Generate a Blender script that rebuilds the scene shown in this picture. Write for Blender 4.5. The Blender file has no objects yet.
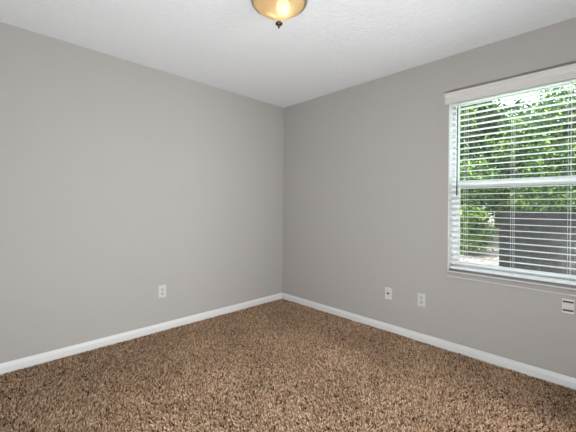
import bpy, bmesh, math, random
import numpy as np
from mathutils import Vector, Matrix

# ------------------------------------------------------------------ camera, light, exposure
S = bpy.context.scene
COL = S.collection
cam_d = bpy.data.cameras.new('camera'); cam = bpy.data.objects.new('camera', cam_d); COL.objects.link(cam)
cam_d.sensor_width = 36.0; cam_d.lens = 319.0 / 576.0 * 36.0
cam_d.shift_x = 0.0015
cam_d.shift_y = -10.2 / 576.0
cam_d.clip_start = 0.02
cam.location = (0, 0, 1.19)
cam.rotation_euler = (Matrix.Rotation(-math.atan2(0.697, 0.717), 3, 'Z') @ Matrix.Rotation(math.radians(90), 3, 'X') @ Matrix.Rotation(math.radians(0.48), 3, 'Z')).to_euler()
S.camera = cam
S.view_settings.view_transform = 'Standard'
S.view_settings.look = 'None'
S.view_settings.gamma = 1.0
S.view_settings.use_curve_mapping = False
S.view_settings.exposure = 0.0

world = bpy.data.worlds.new('world'); S.world = world; world.use_nodes = True
bgn = world.node_tree.nodes['Background']
bgn.inputs[0].default_value = (0.80, 0.93, 1.0, 1); bgn.inputs[1].default_value = 5.2

sun_d = bpy.data.lights.new('sun', 'SUN'); sun = bpy.data.objects.new('sun', sun_d); COL.objects.link(sun)
sun_d.energy = 7.0; sun_d.angle = math.radians(0.6); sun_d.color = (1.0, 0.95, 0.86)
sun.rotation_euler = Vector((-0.35, 0.6, 0.95)).to_track_quat('Z', 'Y').to_euler()

# photographer's strobe beside the tripod, bounced off the ceiling
fl_d = bpy.data.lights.new('bounce_flash', 'AREA'); fl = bpy.data.objects.new('bounce_flash', fl_d); COL.objects.link(fl)
fl_d.shape = 'DISK'; fl_d.size = 0.28; fl_d.energy = 66.0; fl_d.color = (0.93, 0.975, 1.0)
fl.location = (0.0, 0.03, 0.32)
fl.rotation_euler = (Vector((0.0, 0.03, 0.32)) - Vector((1.35, 2.15, 2.44))).to_track_quat('Z', 'Y').to_euler()
BULB_POWER = 6.0
HALL_FILL_POWER = 60.0

# ------------------------------------------------------------------ room dimensions
XR, YL = 2.80, 2.958          # inner faces of the window wall and the long left wall
X0, Y0 = -0.23, -0.16         # inner faces of the two walls behind the camera
H = 2.44
WY0, WY1, WZ0, WZ1 = 0.077, 0.966, 0.667, 2.098
WT = 0.15
rng = np.random.default_rng(7)
random.seed(7)

# ------------------------------------------------------------------ materials
def mat(name, col, rough=0.6, bump=None, metal=0.0, spec=0.5, var=None):
    m = bpy.data.materials.new(name); m.use_nodes = True
    nt = m.node_tree; b = nt.nodes['Principled BSDF']
    b.inputs['Base Color'].default_value = (*col, 1)
    b.inputs['Roughness'].default_value = rough
    b.inputs['Metallic'].default_value = metal
    b.inputs['Specular IOR Level'].default_value = spec
    tc = nt.nodes.new('ShaderNodeTexCoord')
    if bump:
        sc, st, dist, det = bump
        n = nt.nodes.new('ShaderNodeTexNoise'); n.inputs['Scale'].default_value = sc; n.inputs['Detail'].default_value = det
        nt.links.new(tc.outputs['Object'], n.inputs['Vector'])
        bp = nt.nodes.new('ShaderNodeBump'); bp.inputs['Strength'].default_value = st; bp.inputs['Distance'].default_value = dist
        nt.links.new(n.outputs['Fac'], bp.inputs['Height']); nt.links.new(bp.outputs['Normal'], b.inputs['Normal'])
    if var:
        sc, c2 = var
        n = nt.nodes.new('ShaderNodeTexNoise'); n.inputs['Scale'].default_value = sc; n.inputs['Detail'].default_value = 6
        nt.links.new(tc.outputs['Object'], n.inputs['Vector'])
        r = nt.nodes.new('ShaderNodeValToRGB')
        r.color_ramp.elements[0].position = 0.35; r.color_ramp.elements[0].color = (*col, 1)
        r.color_ramp.elements[1].position = 0.65; r.color_ramp.elements[1].color = (*c2, 1)
        nt.links.new(n.outputs['Fac'], r.inputs['Fac']); nt.links.new(r.outputs['Color'], b.inputs['Base Color'])
    return m

M = {}
M['wall'] = mat('greige_wall_paint', (0.437, 0.415, 0.396), 0.75, (75, 0.3, 0.004, 3), spec=0.25)
M['ceiling'] = mat('ceiling_white_texture', (0.80, 0.805, 0.815), 0.9, (42, 0.85, 0.008, 4), spec=0.1)
M['trim'] = mat('semi_gloss_white_trim', (0.72, 0.72, 0.715), 0.35)
M['blind'] = mat('white_faux_wood', (0.91, 0.92, 0.93), 0.4)
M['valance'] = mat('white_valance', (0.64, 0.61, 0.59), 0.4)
M['vinyl'] = mat('white_vinyl', (0.88, 0.88, 0.89), 0.4)
M['liner'] = mat('white_reveal_paint', (0.84, 0.83, 0.82), 0.6)
M['sill'] = mat('cultured_marble_sill', (0.36, 0.34, 0.33), 0.2, var=(12, (0.42, 0.40, 0.385)))
M['plate'] = mat('white_plastic_plate', (0.62, 0.61, 0.595), 0.35)
M['plate_shadow'] = mat('plastic_dark_slot', (0.03, 0.025, 0.02), 0.5)
M['receptacle'] = mat('receptacle_plastic', (0.52, 0.51, 0.50), 0.35)
M['brass'] = mat('aged_bronze', (0.10, 0.055, 0.03), 0.35, metal=0.8)
M['nickel'] = mat('brushed_nickel', (0.62, 0.62, 0.64), 0.28, metal=1.0)
M['cord'] = mat('white_cord', (0.80, 0.80, 0.80), 0.7)
M['wand'] = mat('smoky_wand', (0.05, 0.055, 0.06), 0.25)
M['rust'] = mat('dark_brown_strip', (0.04, 0.012, 0.008), 0.5)
M['pinkplate'] = mat('pale_pinkish_plastic', (0.72, 0.64, 0.60), 0.4)
M['carpet_base'] = mat('carpet_backing', (0.16, 0.11, 0.08), 1.0, spec=0)
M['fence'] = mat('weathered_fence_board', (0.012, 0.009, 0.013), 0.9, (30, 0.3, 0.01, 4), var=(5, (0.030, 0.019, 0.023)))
M['bark'] = mat('bark', (0.09, 0.07, 0.05), 0.95, (25, 0.8, 0.02, 5), var=(8, (0.17, 0.14, 0.11)))
M['ground'] = mat('leaf_litter', (0.30, 0.20, 0.18), 1.0, (14, 0.6, 0.03, 6), var=(9, (0.66, 0.55, 0.52)), spec=0)
M['door'] = mat('white_door_paint', (0.78, 0.78, 0.77), 0.4)
M['stucco'] = mat('outer_stucco', (0.55, 0.50, 0.44), 0.95, (60, 0.5, 0.01, 3))

def attr_mat(name, translucent, rough=0.9):
    m = bpy.data.materials.new(name); m.use_nodes = True; nt = m.node_tree
    b = nt.nodes['Principled BSDF']; out = nt.nodes['Material Output']
    b.inputs['Roughness'].default_value = rough; b.inputs['Specular IOR Level'].default_value = 0.25 if translucent else 0.0
    a = nt.nodes.new('ShaderNodeAttribute'); a.attribute_name = 'tint'
    nt.links.new(a.outputs['Color'], b.inputs['Base Color'])
    if translucent:
        t = nt.nodes.new('ShaderNodeBsdfTranslucent'); mx = nt.nodes.new('ShaderNodeMixShader'); mx.inputs[0].default_value = translucent
        nt.links.new(a.outputs['Color'], t.inputs['Color'])
        nt.links.new(b.outputs[0], mx.inputs[1]); nt.links.new(t.outputs[0], mx.inputs[2]); nt.links.new(mx.outputs[0], out.inputs['Surface'])
    return m
M['leaf'] = attr_mat('leaf', 0.4, 0.5)
M['pile'] = attr_mat('carpet_yarn', 0)

def see_through(name, tint, clear, gloss_rough=0.02, body=None, body_share=0.0, gloss=0.05):
    """thin glazing: transparent + a little gloss (+ translucent body)"""
    m = bpy.data.materials.new(name); m.use_nodes = True; nt = m.node_tree
    nt.nodes.remove(nt.nodes['Principled BSDF']); out = nt.nodes['Material Output']
    tr = nt.nodes.new('ShaderNodeBsdfTransparent'); tr.inputs[0].default_value = (*tint, 1)
    gl = nt.nodes.new('ShaderNodeBsdfGlossy'); gl.inputs['Roughness'].default_value = gloss_rough
    cur = tr.outputs[0]
    if body:
        bd = nt.nodes.new('ShaderNodeBsdfTranslucent'); bd.inputs[0].default_value = (*body, 1)
        df = nt.nodes.new('ShaderNodeBsdfDiffuse'); df.inputs[0].default_value = (*body, 1)
        m1 = nt.nodes.new('ShaderNodeMixShader'); m1.inputs[0].default_value = 0.4
        nt.links.new(bd.outputs[0], m1.inputs[1]); nt.links.new(df.outputs[0], m1.inputs[2])
        m2 = nt.nodes.new('ShaderNodeMixShader'); m2.inputs[0].default_value = body_share
        nt.links.new(cur, m2.inputs[1]); nt.links.new(m1.outputs[0], m2.inputs[2]); cur = m2.outputs[0]
    m3 = nt.nodes.new('ShaderNodeMixShader'); m3.inputs[0].default_value = gloss
    nt.links.new(cur, m3.inputs[1]); nt.links.new(gl.outputs[0], m3.inputs[2]); nt.links.new(m3.outputs[0], out.inputs['Surface'])
    return m
M['glass'] = see_through('window_glass', (0.95, 0.99, 0.97), 1, gloss=0.04)
M['screen'] = see_through('insect_screen', (0.9, 0.9, 0.9), 1, body=(0.05, 0.055, 0.06), body_share=0.16, gloss=0.0)
M['dome'] = see_through('amber_alabaster_glass', (1.0, 0.80, 0.48), 1, gloss_rough=0.12, body=(0.95, 0.70, 0.36), body_share=0.74, gloss=0.08)
def emit(name, col, st):
    m = bpy.data.materials.new(name); m.use_nodes = True; nt = m.node_tree
    nt.nodes.remove(nt.nodes['Principled BSDF']); e = nt.nodes.new('ShaderNodeEmission')
    e.inputs[0].default_value = (*col, 1); e.inputs[1].default_value = st
    nt.links.new(e.outputs[0], nt.nodes['Material Output'].inputs['Surface']); return m
M['bulb'] = emit('frosted_bulb', (1.0, 0.95, 0.88), 4.0)

# ------------------------------------------------------------------ mesh helpers
def link(name, me, m, parent=None):
    o = bpy.data.objects.new(name, me); COL.objects.link(o)
    if m: me.materials.append(m)
    if parent: o.parent = parent
    return o

def obj(name, bm, m, parent=None, bevel=0.0, smooth=False, seg=2):
    bmesh.ops.recalc_face_normals(bm, faces=bm.faces)
    me = bpy.data.meshes.new(name); bm.to_mesh(me); bm.free()
    if smooth:
        for p in me.polygons: p.use_smooth = True
    o = link(name, me, m, parent)
    if bevel:
        b = o.modifiers.new('bevel', 'BEVEL'); b.width = bevel; b.segments = seg; b.limit_method = 'ANGLE'
    return o

def bx(bm, x0, x1, y0, y1, z0, z1):
    v = [bm.verts.new((x, y, z)) for x in (x0, x1) for y in (y0, y1) for z in (z0, z1)]
    for f in ((0, 1, 3, 2), (4, 6, 7, 5), (0, 4, 5, 1), (2, 3, 7, 6), (0, 2, 6, 4), (1, 5, 7, 3)):
        bm.faces.new([v[i] for i in f])
    return bm

def box(*a):
    return bx(bmesh.new(), *a)

def tube(bm, pts, r, n=8):
    rings = []
    for i, p in enumerate(pts):
        p = Vector(p); a = Vector(pts[max(i - 1, 0)]); b = Vector(pts[min(i + 1, len(pts) - 1)])
        d = (b - a).normalized(); u = d.orthogonal().normalized(); w = d.cross(u)
        rr = r[i] if isinstance(r, (list, tuple)) else r
        rings.append([bm.verts.new(p + (u * math.cos(2 * math.pi * k / n) + w * math.sin(2 * math.pi * k / n)) * rr) for k in range(n)])
    for A, B in zip(rings, rings[1:]):
        for k in range(n): bm.faces.new((A[k], A[(k + 1) % n], B[(k + 1) % n], B[k]))
    bm.faces.new(rings[0]); bm.faces.new(rings[-1])
    return bm

def lathe(bm, prof, n=48):
    rings = []
    for r, z in prof:
        if r < 1e-5: rings.append([bm.verts.new((0, 0, z))])
        else: rings.append([bm.verts.new((r * math.cos(2 * math.pi * k / n), r * math.sin(2 * math.pi * k / n), z)) for k in range(n)])
    for A, B in zip(rings, rings[1:]):
        for k in range(n):
            k2 = (k + 1) % n
            if len(A) == 1 and len(B) == 1: continue
            if len(A) == 1: bm.faces.new((A[0], B[k2], B[k]))
            elif len(B) == 1: bm.faces.new((A[k], A[k2], B[0]))
            else: bm.faces.new((A[k], A[k2], B[k2], B[k]))
    return bm

def prism_y(bm, prof, y0, y1):
    """closed (x,z) profile swept along y"""
    A = [bm.verts.new((x, y0, z)) for x, z in prof]; B = [bm.verts.new((x, y1, z)) for x, z in prof]
    n = len(prof)
    for k in range(n): bm.faces.new((A[k], A[(k + 1) % n], B[(k + 1) % n], B[k]))
    bm.faces.new(A); bm.faces.new(list(reversed(B)))
    return bm

def prism_x(bm, prof, x0, x1):
    """closed (y,z) profile swept along x"""
    A = [bm.verts.new((x0, y, z)) for y, z in prof]; B = [bm.verts.new((x1, y, z)) for y, z in prof]
    n = len(prof)
    for k in range(n): bm.faces.new((A[k], A[(k + 1) % n], B[(k + 1) % n], B[k]))
    bm.faces.new(A); bm.faces.new(list(reversed(B)))
    return bm

def tag(o, label=None, cat=None, group=None, kind=None):
    if label: o['label'] = label
    if cat: o['category'] = cat
    if group: o['group'] = group
    if kind: o['kind'] = kind
    return o

def empty(name, loc, rz=0.0):
    o = bpy.data.objects.new(name, None); o.empty_display_size = 0.1
    COL.objects.link(o); o.location = loc; o.rotation_euler = (0, 0, rz)
    return o

def struct(o, label, cat):
    return tag(o, label, cat, kind='structure')

# ------------------------------------------------------------------ room shell
T = WT
# wall_left: the long wall carrying one outlet
struct(obj('wall_left', box(X0 - T, XR + T, YL, YL + T, -0.15, H + 0.2), M['wall']),
       'plain greige painted wall on the left with one outlet low down', 'wall')
# wall_right with its window opening
bm = bmesh.new()
bx(bm, XR, XR + T, WY1, YL, -0.15, H + 0.2)
bx(bm, XR, XR + T, Y0 - T, WY0, -0.15, H + 0.2)
bx(bm, XR, XR + T, WY0, WY1, -0.15, WZ0)
bx(bm, XR, XR + T, WY0, WY1, WZ1, H + 0.2)
bmesh.ops.remove_doubles(bm, verts=bm.verts, dist=1e-4)
struct(obj('wall_right', bm, M['wall']), 'greige painted wall on the right that holds the window', 'wall')
# wall_rear (-X side) with a door opening, wall_near (-Y side)
DX0, DX1, DH = 1.35, 2.16, 2.03
struct(obj('wall_rear', box(X0 - T, X0, Y0 - T, YL, -0.15, H + 0.2), M['wall']), 'greige wall behind the camera opposite the window', 'wall')
bm = bmesh.new()
bx(bm, X0, DX0, Y0 - T, Y0, -0.15, H + 0.2); bx(bm, DX1, XR, Y0 - T, Y0, -0.15, H + 0.2)
bx(bm, DX0, DX1, Y0 - T, Y0, DH, H + 0.2)
struct(obj('wall_near', bm, M['wall']), 'greige wall beside the camera with the open doorway', 'wall')
struct(obj('ceiling', box(X0 - 0.05, XR + 0.05, Y0 - 0.05, YL + 0.05, H, H + 0.18), M['ceiling']), 'white textured ceiling', 'ceiling')
struct(obj('floor', box(X0 - 0.05, XR + 0.05, Y0 - T, YL + 0.05, -0.14, 0.0), M['carpet_base']), 'floor slab beneath the brown carpet', 'floor')

# baseboards
BT, BH = 0.014, 0.082
def base_prof(s, a):
    return [(a, 0.0), (a - s * BT, 0.0), (a - s * BT, BH - 0.028), (a - s * (BT - 0.001), BH - 0.022), (a - s * 0.0065, BH - 0.006), (a - s * 0.005, BH), (a, BH)]
struct(obj('baseboard_left', prism_x(bmesh.new(), base_prof(1, YL), X0, XR), M['trim']), 'white baseboard along the left wall', 'baseboard')
struct(obj('baseboard_right', prism_y(bmesh.new(), base_prof(1, XR), Y0, YL - BT), M['trim']), 'white baseboard along the window wall', 'baseboard')
struct(obj('baseboard_rear', prism_y(bmesh.new(), base_prof(-1, X0), Y0, YL - BT), M['trim']), 'white baseboard along the wall behind the camera', 'baseboard')
bm = prism_x(bmesh.new(), base_prof(-1, Y0), X0 + BT, DX0 - 0.06); prism_x(bm, base_prof(-1, Y0), DX1 + 0.06, XR - BT)
struct(obj('baseboard_near', bm, M['trim']), 'white baseboard beside the doorway', 'baseboard')

# doorway casing and the hall beyond it (behind the camera)
bm = bmesh.new()
bx(bm, DX0 - 0.057, DX0, Y0, Y0 + 0.016, 0, DH + 0.057); bx(bm, DX1, DX1 + 0.057, Y0, Y0 + 0.016, 0, DH + 0.057)
bx(bm, DX0, DX1, Y0, Y0 + 0.016, DH, DH + 0.057)
struct(obj('trim_1', bm, M['trim'], bevel=0.003), 'white casing around the open doorway', 'trim')
HY = -1.65
bm = bmesh.new()
bx(bm, -0.6, 3.6, HY - 0.1, HY, -0.15, H + 0.2); bx(bm, -0.7, -0.6, HY - 0.1, Y0 - T, -0.15, H + 0.2); bx(bm, 3.6, 3.7, HY - 0.1, Y0 - T, -0.15, H + 0.2)
bx(bm, XR + T, 3.7, Y0 - T - 0.1, Y0 - T, -0.15, H + 0.2)
bx(bm, -0.7, X0 - T, Y0 - T - 0.1, Y0 - T, -0.15, H + 0.2)
struct(obj('wall_hall', bm, M['wall']), 'greige walls of the hall beyond the doorway', 'wall')
struct(obj('ceiling_hall', box(-0.6, 3.6, HY, Y0 - T, H, H + 0.18), M['ceiling']), 'white ceiling of the hall', 'ceiling')
struct(obj('floor_hall', box(-0.6, 3.6, HY, Y0 - T, -0.14, 0.0), M['ground']), 'hall floor beyond the doorway', 'floor')

# ------------------------------------------------------------------ window_1
win = empty('window_1', (XR + 0.10, (WY0 + WY1) / 2, WZ0))
struct(win, 'white vinyl single hung window behind the open blind', 'window')
def wpart(name, bm, m, parent=win, bevel=0.0):
    for v in bm.verts: v.co -= win.location
    o = obj(name, bm, m, parent, bevel)
    if parent is not win: o.parent = parent
    return o
LN = 0.006
bm = bmesh.new()
bx(bm, XR + 0.001, XR + 0.10, WY1 - LN, WY1, WZ0, WZ1); bx(bm, XR + 0.001, XR + 0.10, WY0, WY0 + LN, WZ0, WZ1)
bx(bm, XR + 0.001, XR + 0.10, WY0 + LN, WY1 - LN, WZ1 - LN, WZ1)
wpart('reveal', bm, M['liner'])
FX0, FX1 = XR + 0.085, XR + WT + 0.01
FW = 0.028
bm = bmesh.new()
bx(bm, FX0, FX1, WY1 - FW, WY1 - LN, WZ0, WZ1 - LN); bx(bm, FX0, FX1, WY0 + LN, WY0 + FW, WZ0, WZ1 - LN)
bx(bm, FX0, FX1, WY0 + FW, WY1 - FW, WZ0, WZ0 + 0.03); bx(bm, FX0, FX1, WY0 + FW, WY1 - FW, WZ1 - 0.034, WZ1 - LN)
wpart('window_frame', bm, M['vinyl'], bevel=0.002)
MR = 1.382
def sash(name, x0, x1, z0, z1, sw, bot, top):
    bm = bmesh.new()
    bx(bm, x0, x1, WY1 - FW - sw, WY1 - FW, z0, z1); bx(bm, x0, x1, WY0 + FW, WY0 + FW + sw, z0, z1)
    bx(bm, x0, x1, WY0 + FW + sw, WY1 - FW - sw, z0, z0 + bot); bx(bm, x0, x1, WY0 + FW + sw, WY1 - FW - sw, z1 - top, z1)
    f = wpart(name, bm, M['vinyl'], bevel=0.002)
    xm = (x0 + x1) / 2
    bmg = box(xm - 0.002, xm + 0.002, WY0 + FW + sw, WY1 - FW - sw, z0 + bot, z1 - top)
    for v in bmg.verts: v.co -= win.location
    obj('glass_pane', bmg, M['glass'], f)
    return f
lower = sash('lower_sash', FX0 + 0.006, FX0 + 0.032, WZ0 + 0.03, MR + 0.029, 0.030, 0.032, 0.056)
upper = sash('upper_sash', FX0 + 0.036, FX0 + 0.060, MR - 0.02, WZ1 - 0.034, 0.014, 0.035, 0.02)
bm = bmesh.new()
bx(bm, FX0 + 0.064, FX0 + 0.066, WY0 + FW, WY1 - FW, WZ0 + 0.03, MR)
sc = wpart('insect_screen', bm, M['screen'])
# sill: stone stool with eased nose, painted strip under it
bm = bmesh.new()
prism_y(bm, [(FX0, WZ0 - 0.001), (FX0, WZ0 + 0.006), (XR - 0.018, WZ0 + 0.006), (XR - 0.024, WZ0 + 0.002), (XR - 0.026, WZ0 - 0.006),
             (XR - 0.022, WZ0 - 0.022), (XR - 0.0005, WZ0 - 0.022), (XR - 0.0005, WZ0 - 0.001)], WY0 + LN, WY1 - LN)
wpart('window_sill', bm, M['sill'])
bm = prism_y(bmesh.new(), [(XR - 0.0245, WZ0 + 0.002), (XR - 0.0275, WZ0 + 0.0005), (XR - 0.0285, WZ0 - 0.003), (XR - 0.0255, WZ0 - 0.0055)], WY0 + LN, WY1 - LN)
wpart('sill_edge_highlight', bm, M['trim'])  # white lip added as a painted highlight along the sill's front edge
bm = prism_y(bmesh.new(), [(XR, WZ0 - 0.022), (XR - 0.012, WZ0 - 0.022), (XR - 0.012, WZ0 - 0.040), (XR, WZ0 - 0.040)], WY0, WY1)
wpart('sill_apron', bm, M['wall'])
bm = prism_y(bmesh.new(), [(XR, WZ0 - 0.041), (XR - 0.012, WZ0 - 0.041), (XR - 0.015, WZ0 - 0.044), (XR - 0.012, WZ0 - 0.049), (XR, WZ0 - 0.051)], WY0, WY1)
wpart('apron_bead', bm, M['trim'])

# ------------------------------------------------------------------ venetian blind
BX = XR + 0.036
bl = empty('venetian_blind', (BX, (WY0 + WY1) / 2, WZ0 + 0.006))
tag(bl, 'white faux wood venetian blind hanging open in the window', 'window blind')
def bpart(name, bm, m, bevel=0.0, parent=None, smooth=False):
    for v in bm.verts: v.co -= bl.location
    return obj(name, bm, m, parent or bl, bevel, smooth)
VY0, VY1, VZ0, VZ1 = WY0 - 0.025, WY1 + 0.018, 2.031, 2.119
# moulded valance with short returns
vf = XR - 0.045
prof = [(vf + 0.014, VZ0), (vf + 0.006, VZ0), (vf + 0.004, VZ0 + 0.012), (vf + 0.007, VZ0 + 0.018), (vf + 0.007, VZ0 + 0.045), (vf + 0.003, VZ0 + 0.050),
        (vf - 0.001, VZ0 + 0.062), (vf - 0.010, VZ0 + 0.074), (vf - 0.012, VZ1), (vf + 0.014, VZ1)]
bm = prism_y(bmesh.new(), prof, VY0, VY1)
bx(bm, vf + 0.014, XR - 0.001, VY1 - 0.012, VY1 - 0.002, VZ0, VZ1 - 0.001); bx(bm, vf + 0.014, XR - 0.001, VY0 + 0.002, VY0 + 0.012, VZ0, VZ1 - 0.001)
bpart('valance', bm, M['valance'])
bpart('headrail', box(BX - 0.026, BX + 0.026, WY0 + 0.012, WY1 - 0.012, 2.046, WZ1 - LN - 0.001), M['blind'], 0.002)
SY0, SY1 = WY0 + 0.013, WY1 - 0.013
def slat_bm(z):
    bm = bmesh.new(); w = 0.025; top = []; bot = []
    for k in range(7):
        u = -1 + 2 * k / 6; top.append((BX + u * w, z + 0.0016 + 0.0016 * (1 - u * u))); bot.append((BX + u * w, z - 0.0014 + 0.0016 * (1 - u * u)))
    return prism_y(bm, top + bot[::-1], SY0, SY1)
PITCH = 0.0463
first = None
for k in range(-10, 19):
    z = 1.204 + k * PITCH
    if first is None:
        bm = slat_bm(z); first = bpart('slat', bm, M['blind']); z_first = z
    else:
        c = first.copy(); COL.objects.link(c); c.parent = bl; c.location = (0, 0, z - z_first)
bpart('bottom_rail', box(BX - 0.026, BX + 0.026, SY0, SY1, 0.684, 0.703), M['blind'], 0.004)
for yy in (0.207, 0.522, 0.837):
    bm = bmesh.new()
    for dx in (-0.0275, 0.0275): tube(bm, [(BX + dx, yy, 0.687), (BX + dx, yy, 2.052)], 0.0009, 6)
    for k in range(-10, 19):
        z = 1.201 + k * PITCH
        tube(bm, [(BX - 0.0275, yy, z), (BX + 0.0275, yy, z)], 0.0006, 4)
    bpart('ladder_cord', bm, M['cord'])
    bpart('lift_cord', tube(bmesh.new(), [(BX - 0.0295, yy + 0.012, 0.689), (BX - 0.0295, yy + 0.012, 2.052)], 0.0010, 6), M['cord'])
wx, wy = XR + 0.004, 0.901
bm = tube(bmesh.new(), [(wx, wy, 1.285), (wx, wy, 1.295), (wx, wy, 1.36), (wx, wy, 1.37), (wx, wy, 2.0)], [0.005, 0.0058, 0.0055, 0.0040, 0.0040], 6)
wand = bpart('tilt_wand', bm, M['wand'])
bpart('wand_hook', tube(bmesh.new(), [(wx, wy, 2.0), (wx, wy, 2.02), (wx + 0.006, wy, 2.035)], 0.0018, 6), M['nickel'])

# ------------------------------------------------------------------ wall plates
def plate(name, loc, rz, label, cat, kind, w=0.072, h=0.117):
    """plate built in local x (across) / z (up), facing local -y; wall face at y=0"""
    t = empty(name, loc, rz); tag(t, label, cat)
    bm = bmesh.new()
    # cover plate with chamfered rim
    a = [(-w/2, -h/2), (w/2, -h/2), (w/2, h/2), (-w/2, h/2)]
    b = [(x * (1 - 0.12), z * (1 - 0.08)) for x, z in a]
    R0 = [bm.verts.new((x, 0, z)) for x, z in a]; R1 = [bm.verts.new((x, -0.003, z)) for x, z in a]; R2 = [bm.verts.new((x, -0.0065, z)) for x, z in b]
    for A, B in ((R0, R1), (R1, R2)):
        for k in range(4): bm.faces.new((A[k], A[(k+1) % 4], B[(k+1) % 4], B[k]))
    bm.faces.new(R2); bm.faces.new(R0)
    obj('cover_plate', bm, M['plate'], t)
    if kind == 'duplex':
        for s in (-1, 1):
            bm = bmesh.new(); n = 20; A = []; B = []
            for k in range(n):
                an = 2 * math.pi * k / n
                x = max(-0.0135, min(0.0135, 0.0175 * math.cos(an))); z = 0.0145 * math.sin(an) + s * 0.0195
                A.append(bm.verts.new((x, -0.0064, z))); B.append(bm.verts.new((x * 0.97, -0.0085, z)))
            for k in range(n): bm.faces.new((A[k], A[(k+1) % n], B[(k+1) % n], B[k]))
            bm.faces.new(B)
            r = obj('receptacle', bm, M['receptacle'], t)
            bm = bmesh.new()
            for dx in (-0.0062, 0.0062): bx(bm, dx - 0.0011, dx + 0.0011, -0.0089, -0.0083, s * 0.0195 - 0.001, s * 0.0195 + 0.0075)
            bx(bm, -0.0024, 0.0024, -0.0089, -0.0083, s * 0.0195 - 0.0095, s * 0.0195 - 0.005)
            obj('socket_slot', bm, M['plate_shadow'], r)
        bm = lathe(bmesh.new(), [(0.0032, 0), (0.0030, 0.0012), (0, 0.0016)], 12)
        for v in bm.verts: v.co = Vector((v.co.x, -0.0064 - v.co.z, v.co.y))
        obj('screw', bm, M['plate'], t)
    if kind == 'coax':
        bm = lathe(bmesh.new(), [(0.0085, 0), (0.0085, 0.003), (0.0055, 0.003), (0.0055, 0.010), (0.0035, 0.010), (0.0, 0.007)], 20)
        for v in bm.verts: v.co = Vector((v.co.x, -0.0064 - v.co.z, v.co.y + 0.002))
        obj('coaxial_jack', bm, M['brass'], t)
        for s in (-1, 1):
            bm = lathe(bmesh.new(), [(0.0032, 0), (0.0030, 0.0012), (0, 0.0016)], 12)
            for v in bm.verts: v.co = Vector((v.co.x, -0.0064 - v.co.z, v.co.y + s * 0.042))
            obj('screw', bm, M['plate'], t)
    return t
plate('wall_outlet', (1.250, YL, 0.377), 0, 'white duplex electrical outlet low on the left wall', 'outlet', 'duplex')
plate('wall_outlet', (XR, 1.180, 0.375), math.radians(-90), 'white duplex electrical outlet under the window wall, nearest the window', 'outlet', 'duplex')
plate('coaxial_wall_plate', (XR, 1.495, 0.368), math.radians(-90), 'white cable jack plate with one dark centre hole on the window wall', 'wall plate', 'coax', 0.070, 0.115)

# small plate with two dark strips just under the sill
t = empty('mounting_plate', (XR, 0.212, 0.545), math.radians(-90))
tag(t, 'small pale plate with two dark brown strips under the window sill', 'wall plate')
obj('base_plate', box(-0.0315, 0.0315, -0.010, 0.0, -0.048, 0.048), M['pinkplate'], t, 0.003)
obj('centre_panel', box(-0.027, 0.027, -0.0125, -0.0095, -0.021, 0.021), M['receptacle'], t, 0.002)
for s in (-1, 1):
    obj('dark_strip', box(-0.027, 0.027, -0.0118, -0.0098, s * 0.0285 - 0.0058, s * 0.0285 + 0.0058), M['rust'], t, 0.001)

# ------------------------------------------------------------------ ceiling light
LX, LY = 1.283, 1.403
cl = empty('ceiling_light', (LX, LY, H))
tag(cl, 'flush ceiling light with amber glass bowl, metal pan and bronze finial', 'ceiling light')
RD = 0.160
obj('metal_pan', lathe(bmesh.new(), [(0, 0), (RD + 0.006, 0), (RD + 0.014, -0.006), (RD + 0.015, -0.018), (RD + 0.008, -0.026), (RD + 0.010, -0.034), (RD + 0.004, -0.044), (RD - 0.004, -0.046),
     (RD - 0.006, -0.040), (RD - 0.010, -0.012), (0, -0.012)], 72), M['nickel'], cl, smooth=True)
prof = []
for k in range(17):
    a = k / 16
    r = (RD - 0.008) * math.cos(a * math.pi / 2) ** 1.4 if k < 16 else 0.006
    z = -0.038 - 0.124 * a ** 1.15
    prof.append((max(r, 0.006), z))
prof.append((0.0, prof[-1][1]))
dome = obj('glass_bowl', lathe(bmesh.new(), prof, 72), M['dome'], cl, smooth=True)
obj('finial', lathe(bmesh.new(), [(0, -0.158), (0.017, -0.159), (0.0215, -0.164), (0.0215, -0.168), (0.016, -0.174), (0.006, -0.178), (0.0035, -0.182), (0.006, -0.186), (0.006, -0.190), (0.003, -0.194), (0, -0.195)], 24), M['brass'], cl, smooth=True)
obj('centre_rod', tube(bmesh.new(), [(0, 0, -0.012), (0, 0, -0.159)], 0.004, 10), M['nickel'], cl)
vr = Vector((0.717, -0.697, 0)); vf_ = Vector((0.697, 0.717, 0))
for s in (1,):
    c = vr * 0.025 * s - vf_ * 0.02
    bm = bmesh.new(); bmesh.ops.create_uvsphere(bm, u_segments=20, v_segments=14, radius=0.040)
    for v in bm.verts: v.co = Vector((v.co.x, v.co.y, v.co.z)) + c + Vector((0, 0, -0.078))
    b = obj('light_bulb', bm, M['bulb'], cl, smooth=True)
    ld = bpy.data.lights.new('bulb_light', 'POINT'); ld.energy = BULB_POWER; ld.shadow_soft_size = 0.042; ld.color = (1.0, 0.97, 0.93)
    lo = bpy.data.objects.new('bulb_light', ld); COL.objects.link(lo); lo.parent = cl; lo.location = c + Vector((0, 0, -0.078))

# unseen fill lamp added in the hall to brighten the left wall
hl = bpy.data.lights.new('added_hall_fill', 'AREA'); hl.shape = 'RECTANGLE'; hl.size = 1.1; hl.size_y = 1.3; hl.energy = HALL_FILL_POWER; hl.color = (0.98, 0.99, 1.0)
ho = bpy.data.objects.new('added_hall_fill', hl); COL.objects.link(ho); ho.location = (1.85, -1.55, 1.55)
ho.rotation_euler = (math.radians(94), 0, 0)

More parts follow.
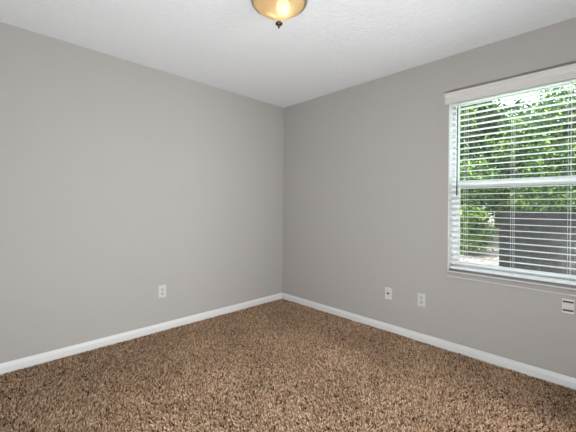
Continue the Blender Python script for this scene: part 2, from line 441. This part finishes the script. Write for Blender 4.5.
# ------------------------------------------------------------------ carpet pile (uncountable: one object)
def numpy_mesh(name, V, F, tint, m, smooth=False, parent=None):
    """V (n,3) float, F (m,k) int, tint (n,3) per vertex"""
    me = bpy.data.meshes.new(name)
    k = F.shape[1]
    me.vertices.add(len(V)); me.vertices.foreach_set('co', V.astype(np.float32).ravel())
    me.loops.add(F.size); me.loops.foreach_set('vertex_index', F.astype(np.int32).ravel())
    me.polygons.add(len(F)); me.polygons.foreach_set('loop_start', (np.arange(len(F)) * k).astype(np.int32))
    me.polygons.foreach_set('loop_total', np.full(len(F), k, np.int32))
    a = me.color_attributes.new('tint', 'FLOAT_COLOR', 'POINT')
    a.data.foreach_set('color', np.concatenate([tint, np.ones((len(V), 1))], 1).astype(np.float32).ravel())
    me.update(calc_edges=True); me.validate()
    if smooth: me.polygons.foreach_set('use_smooth', np.ones(len(F), bool))
    return link(name, me, m, parent)

def smooth_noise(x, y, seed, scale):
    r = np.random.default_rng(seed); out = np.zeros_like(x)
    for _ in range(10):
        a = r.uniform(0, 2 * np.pi); f = scale * r.uniform(0.5, 1.8); p = r.uniform(0, 2 * np.pi)
        out += np.sin((x * np.cos(a) + y * np.sin(a)) * f + p)
    return out / 4.5

step = 0.0065
gx = np.arange(X0 + 0.016, XR - BT - 0.003, step); gy = np.arange(Y0 + 0.016, YL - BT - 0.003, step)
PX, PY = np.meshgrid(gx, gy); PX = PX.ravel(); PY = PY.ravel(); N = len(PX)
PX = PX + rng.uniform(-0.5, 0.5, N) * step; PY = PY + rng.uniform(-0.5, 0.5, N) * step
PX = np.clip(PX, X0 + 0.014, XR - BT - 0.004); PY = np.clip(PY, Y0 + 0.014, YL - BT - 0.004)
nlean = smooth_noise(PX, PY, 1, 5.0); nlean2 = smooth_noise(PX, PY, 2, 5.0); clump = smooth_noise(PX, PY, 3, 40.0)
hgt = rng.uniform(0.010, 0.019, N) + 0.0015 * clump
la = rng.uniform(0, 2 * np.pi, N); lm = rng.uniform(0.1, 0.75, N) * hgt
lx = np.cos(la) * lm + 0.008 * nlean; ly = np.sin(la) * lm + 0.008 * nlean2
rad = rng.uniform(0.0020, 0.0038, N)
fade = np.minimum(1, np.minimum.reduce([(XR - BT - PX), (YL - BT - PY)]) / 0.02); lx *= fade; ly *= fade
rot = rng.uniform(0, 2 * np.pi, N)
levels = [(0.0, 0.0, 0.9), (0.55, 0.42, 1.15), (0.92, 0.9, 0.75)]
Vs = []
for li, (hz, ln_, rr) in enumerate(levels):
    for c in range(4):
        an = rot + c * math.pi / 2 + li * 0.6
        Vs.append(np.stack([PX + lx * ln_ + np.cos(an) * rad * rr, PY + ly * ln_ + np.sin(an) * rad * rr, hgt * hz + 0.0005], 1))
Vs.append(np.stack([PX + lx * 1.05, PY + ly * 1.05, hgt], 1))
V = np.stack(Vs, 1)
V[:, :, 0] = np.minimum(V[:, :, 0], XR - BT - 0.0005); V[:, :, 1] = np.minimum(V[:, :, 1], YL - BT - 0.0005)
nv = 13
base = (np.arange(N) * nv)[:, None]
fl = []
for li in range(2):
    for c in range(4):
        a, b = li * 4 + c, li * 4 + (c + 1) % 4
        fl.append([a, b, b + 4]); fl.append([a, b + 4, a + 4])
for c in range(4): fl.append([8 + c, 8 + (c + 1) % 4, 12])
F = (base[:, :, None] + np.array(fl)[None]).reshape(-1, 3)
pal = np.array([(0.60, 0.395, 0.245), (0.47, 0.295, 0.175), (0.86, 0.65, 0.46), (0.27, 0.16, 0.09), (0.06, 0.036, 0.02)])
pick = rng.choice(5, N, p=[0.28, 0.23, 0.24, 0.14, 0.11])
wear = smooth_noise(PX, PY, 5, 7.0) * 0.10 + smooth_noise(PX, PY, 6, 18.0) * 0.05
tint = pal[pick] * np.array([0.94, 0.95, 0.98]) * (1 + wear)[:, None] * rng.uniform(0.85, 1.15, N)[:, None]
tv = np.repeat(tint[:, None, :], nv, 1)
pile = numpy_mesh('carpet', V.reshape(-1, 3), F, tv.reshape(-1, 3), M['pile'])
tag(pile, 'brown flecked frieze carpet covering the whole floor', 'carpet', kind='stuff')

# ------------------------------------------------------------------ outdoors
GZ = -0.16
def ground_h(x, y): return GZ + 0.36 * np.clip((x - 4.0) / 4.0, 0, 1) + 0.02 * np.sin(x * 1.3) * np.cos(y * 0.9)
struct(obj('lawn', box(XR + WT, 5.6, -22, 30, GZ - 0.3, GZ), mat('mown_lawn', (0.30, 0.42, 0.22), 1.0, (60, 0.8, 0.03, 5), var=(9, (0.42, 0.52, 0.34)))), 'mown lawn strip against the house', 'lawn')
nx, ny = 60, 90
xs = np.linspace(5.6, 34, nx); ys = np.linspace(-22, 30, ny)
GXX, GYY = np.meshgrid(xs, ys, indexing='ij')
V = np.stack([GXX.ravel(), GYY.ravel(), (ground_h(GXX, GYY) + rng.uniform(-0.01, 0.01, GXX.shape)).ravel()], 1)
idx = np.arange(nx * ny).reshape(nx, ny)
F = np.stack([idx[:-1, :-1].ravel(), idx[1:, :-1].ravel(), idx[1:, 1:].ravel(), idx[:-1, 1:].ravel()], 1)
g = numpy_mesh('ground', V, F, np.ones((len(V), 3)), M['ground']); struct(g, 'yard of pinkish brown leaf litter outside the window', 'ground')

def leaves(centres, size, cols, r):
    n = len(centres)
    a = r.normal(size=(n, 3)); a /= np.linalg.norm(a, axis=1)[:, None]
    b = r.normal(size=(n, 3)); b -= (a * b).sum(1)[:, None] * a; b /= np.linalg.norm(b, axis=1)[:, None]
    nn = np.cross(a, b)
    L = (size * r.uniform(0.6, 1.3, n))[:, None]
    P = [centres - a * L * 0.5, centres - a * L * 0.05 + b * L * 0.27 + nn * L * 0.08, centres + a * L * 0.55, centres - a * L * 0.05 - b * L * 0.27 + nn * L * 0.08]
    V = np.stack(P, 1).reshape(-1, 3)
    F = np.arange(n * 4).reshape(n, 4)
    t = cols[r.integers(0, len(cols), n)] * r.uniform(0.3, 1.35, n)[:, None]
    return V, F, np.repeat(t, 4, 0)

GREENS = [np.array([(0.14, 0.25, 0.06), (0.06, 0.13, 0.04), (0.42, 0.52, 0.14), (0.03, 0.08, 0.03)]),
          np.array([(0.05, 0.11, 0.04), (0.03, 0.07, 0.03), (0.16, 0.26, 0.08)]),
          np.array([(0.30, 0.42, 0.09), (0.52, 0.60, 0.18), (0.10, 0.20, 0.05)])]

def tree(x, y, h, crown_r, crown_lo, nleaf, pal, label, group, seed, size=0.10, trunk=0.10):
    r = np.random.default_rng(seed)
    t = empty('tree', (x, y, float(ground_h(x, y)) - 0.02)); tag(t, label, 'tree', group)
    bm = bmesh.new(); pts = []; cx = cy = 0.0
    for k in range(8):
        pts.append((cx, cy, h * 0.85 * k / 7)); cx += r.uniform(-0.1, 0.1); cy += r.uniform(-0.1, 0.1)
    tube(bm, pts, [trunk * (1.15 - 0.12 * k) for k in range(8)], 9)
    tips = []
    for k in range(16):
        i = r.integers(1, 7); p = Vector(pts[i]); a = r.uniform(0, 2 * math.pi)
        if p.z < crown_lo: i = 5; p = Vector(pts[i])
        L = crown_r * r.uniform(0.6, 1.0)
        q = p + Vector((math.cos(a) * L, math.sin(a) * L, L * r.uniform(0.0, 0.7)))
        mid = (p + q) / 2 + Vector((0, 0, 0.12))
        tube(bm, [p, mid, q], [trunk * 0.4, trunk * 0.22, trunk * 0.08], 6); tips += [mid, q]
    obj('trunk', bm, M['bark'], t)
    ncl = 70
    cc = []
    for _ in range(ncl):
        u = r.normal(size=3); u /= np.linalg.norm(u); rr = r.uniform(0.35, 1.0)
        cc.append((u[0] * crown_r * rr, u[1] * crown_r * rr, (crown_lo + h) / 2 + u[2] * (h - crown_lo) / 2 * rr))
    for q in tips: cc.append(tuple(q))
    cc = np.array(cc)
    P = cc[r.integers(0, len(cc), nleaf)] + r.normal(size=(nleaf, 3)) * np.array([0.30, 0.30, 0.20]) * (crown_r / 1.8)
    P[:, 2] = np.maximum(P[:, 2], 0.15)
    V, F, T_ = leaves(P, size, pal, r)
    numpy_mesh('foliage', V, F, T_, M['leaf'], parent=t)
    return t

def shrub(x, y, h, w, nleaf, pal, label, seed, size=0.08, group=None):
    r = np.random.default_rng(seed)
    t = empty('shrub', (x, y, float(ground_h(x, y)) - 0.01)); tag(t, label, 'shrub', group)
    bm = bmesh.new()
    ends = []
    for k in range(9):
        a = r.uniform(0, 2 * math.pi); L = w * r.uniform(0.3, 0.9); z = h * r.uniform(0.55, 0.95)
        tube(bm, [(0.04 * math.cos(a), 0.04 * math.sin(a), -0.03), (L * 0.4 * math.cos(a), L * 0.4 * math.sin(a), z * 0.55), (L * math.cos(a), L * math.sin(a), z)], [0.02, 0.013, 0.005], 6)
        ends.append((L * math.cos(a), L * math.sin(a), z)); ends.append((L * 0.4 * math.cos(a), L * 0.4 * math.sin(a), z * 0.55))
    obj('stems', bm, M['bark'], t)
    cc = [list(e) for e in ends]
    for _ in range(30):
        u = r.normal(size=3); u /= np.linalg.norm(u); cc.append([u[0] * w * 0.8, u[1] * w * 0.8, h * 0.5 + u[2] * h * 0.42])
    cc = np.array(cc)
    P = cc[r.integers(0, len(cc), nleaf)] + r.normal(size=(nleaf, 3)) * w * 0.17
    P[:, 2] = np.clip(P[:, 2], 0.06, h * 1.05)
    V, F, T_ = leaves(P, size, pal, r)
    numpy_mesh('foliage', V, F, T_, M['leaf'], parent=t)
    return t

row = [  # x, y, height, crown radius, crown bottom, leaves, palette
    (10.8, 4.0, 5.6, 1.25, 0.9, 14000, 0), (11.2, 1.2, 4.7, 1.25, 1.0, 12000, 0), (10.8, -1.6, 5.2, 1.25, 0.9, 14000, 0),
    (11.0, 6.8, 6.0, 1.3, 0.9, 14000, 1), 
]
names = ['mid green leafy tree beyond the left part of the window', 'shorter tree with sky showing over its crown, right part of the window',
         'mid green tree beyond the right edge of the window view', 'dark green tree beyond the yard, left of the window view',
         'dark green tree beyond the yard, right of the window view', 'mid green tree farthest left in the yard']
for i, a in enumerate(row):
    x, y, h, cr, lo, nl, p = a
    tree(x, y, h, cr, lo, nl, GREENS[p], names[i], None, 100 + i)
for i, (x, y) in enumerate([(14.6, -3.0), (14.6, -0.2), (14.8, 2.6), (14.6, 5.4), (14.7, 8.2), (12.9, 3.9), (18.2, 4.0), (18.2, 7.4), (18.2, 0.8), (18.3, -2.4)]):
    tree(x, y, 4.9 if i in (1, 2, 8) else 6.4 + (i % 3) * 0.9, 1.35 if i < 6 else 1.6, 0.4, 10000, GREENS[1], 'dark green woodland tree standing in the row behind the yard trees', 'woodland trees in the back row', 200 + i, 0.17, 0.14)
shrub(7.8, 2.28, 0.98, 0.48, 4200, GREENS[2], 'bright green leafy shrub at the left end of the fence', 301)
shrub(8.4, 4.0, 1.5, 0.75, 4200, GREENS[0], 'mid green shrub below the trees, left of the bright one', 302)
shrub(8.6, 1.0, 1.45, 0.75, 5000, GREENS[0], 'mid green shrub rising behind the fence', 303)
shrub(8.4, -1.2, 1.5, 0.75, 4000, GREENS[1], 'dark green shrub behind the right part of the fence', 304)

shrub(9.4, 2.7, 2.3, 0.75, 6500, GREENS[0], 'tall yellow flecked shrub behind the bright green one', 305)
shrub(9.6, 0.2, 2.2, 0.6, 5000, GREENS[1], 'tall dark shrub between the trees behind the fence', 306)
# privacy fence
fx = 6.6
fe = empty('wooden_fence', (fx, -1.0, GZ)); tag(fe, 'dark weathered wooden board fence in the yard outside', 'fence')
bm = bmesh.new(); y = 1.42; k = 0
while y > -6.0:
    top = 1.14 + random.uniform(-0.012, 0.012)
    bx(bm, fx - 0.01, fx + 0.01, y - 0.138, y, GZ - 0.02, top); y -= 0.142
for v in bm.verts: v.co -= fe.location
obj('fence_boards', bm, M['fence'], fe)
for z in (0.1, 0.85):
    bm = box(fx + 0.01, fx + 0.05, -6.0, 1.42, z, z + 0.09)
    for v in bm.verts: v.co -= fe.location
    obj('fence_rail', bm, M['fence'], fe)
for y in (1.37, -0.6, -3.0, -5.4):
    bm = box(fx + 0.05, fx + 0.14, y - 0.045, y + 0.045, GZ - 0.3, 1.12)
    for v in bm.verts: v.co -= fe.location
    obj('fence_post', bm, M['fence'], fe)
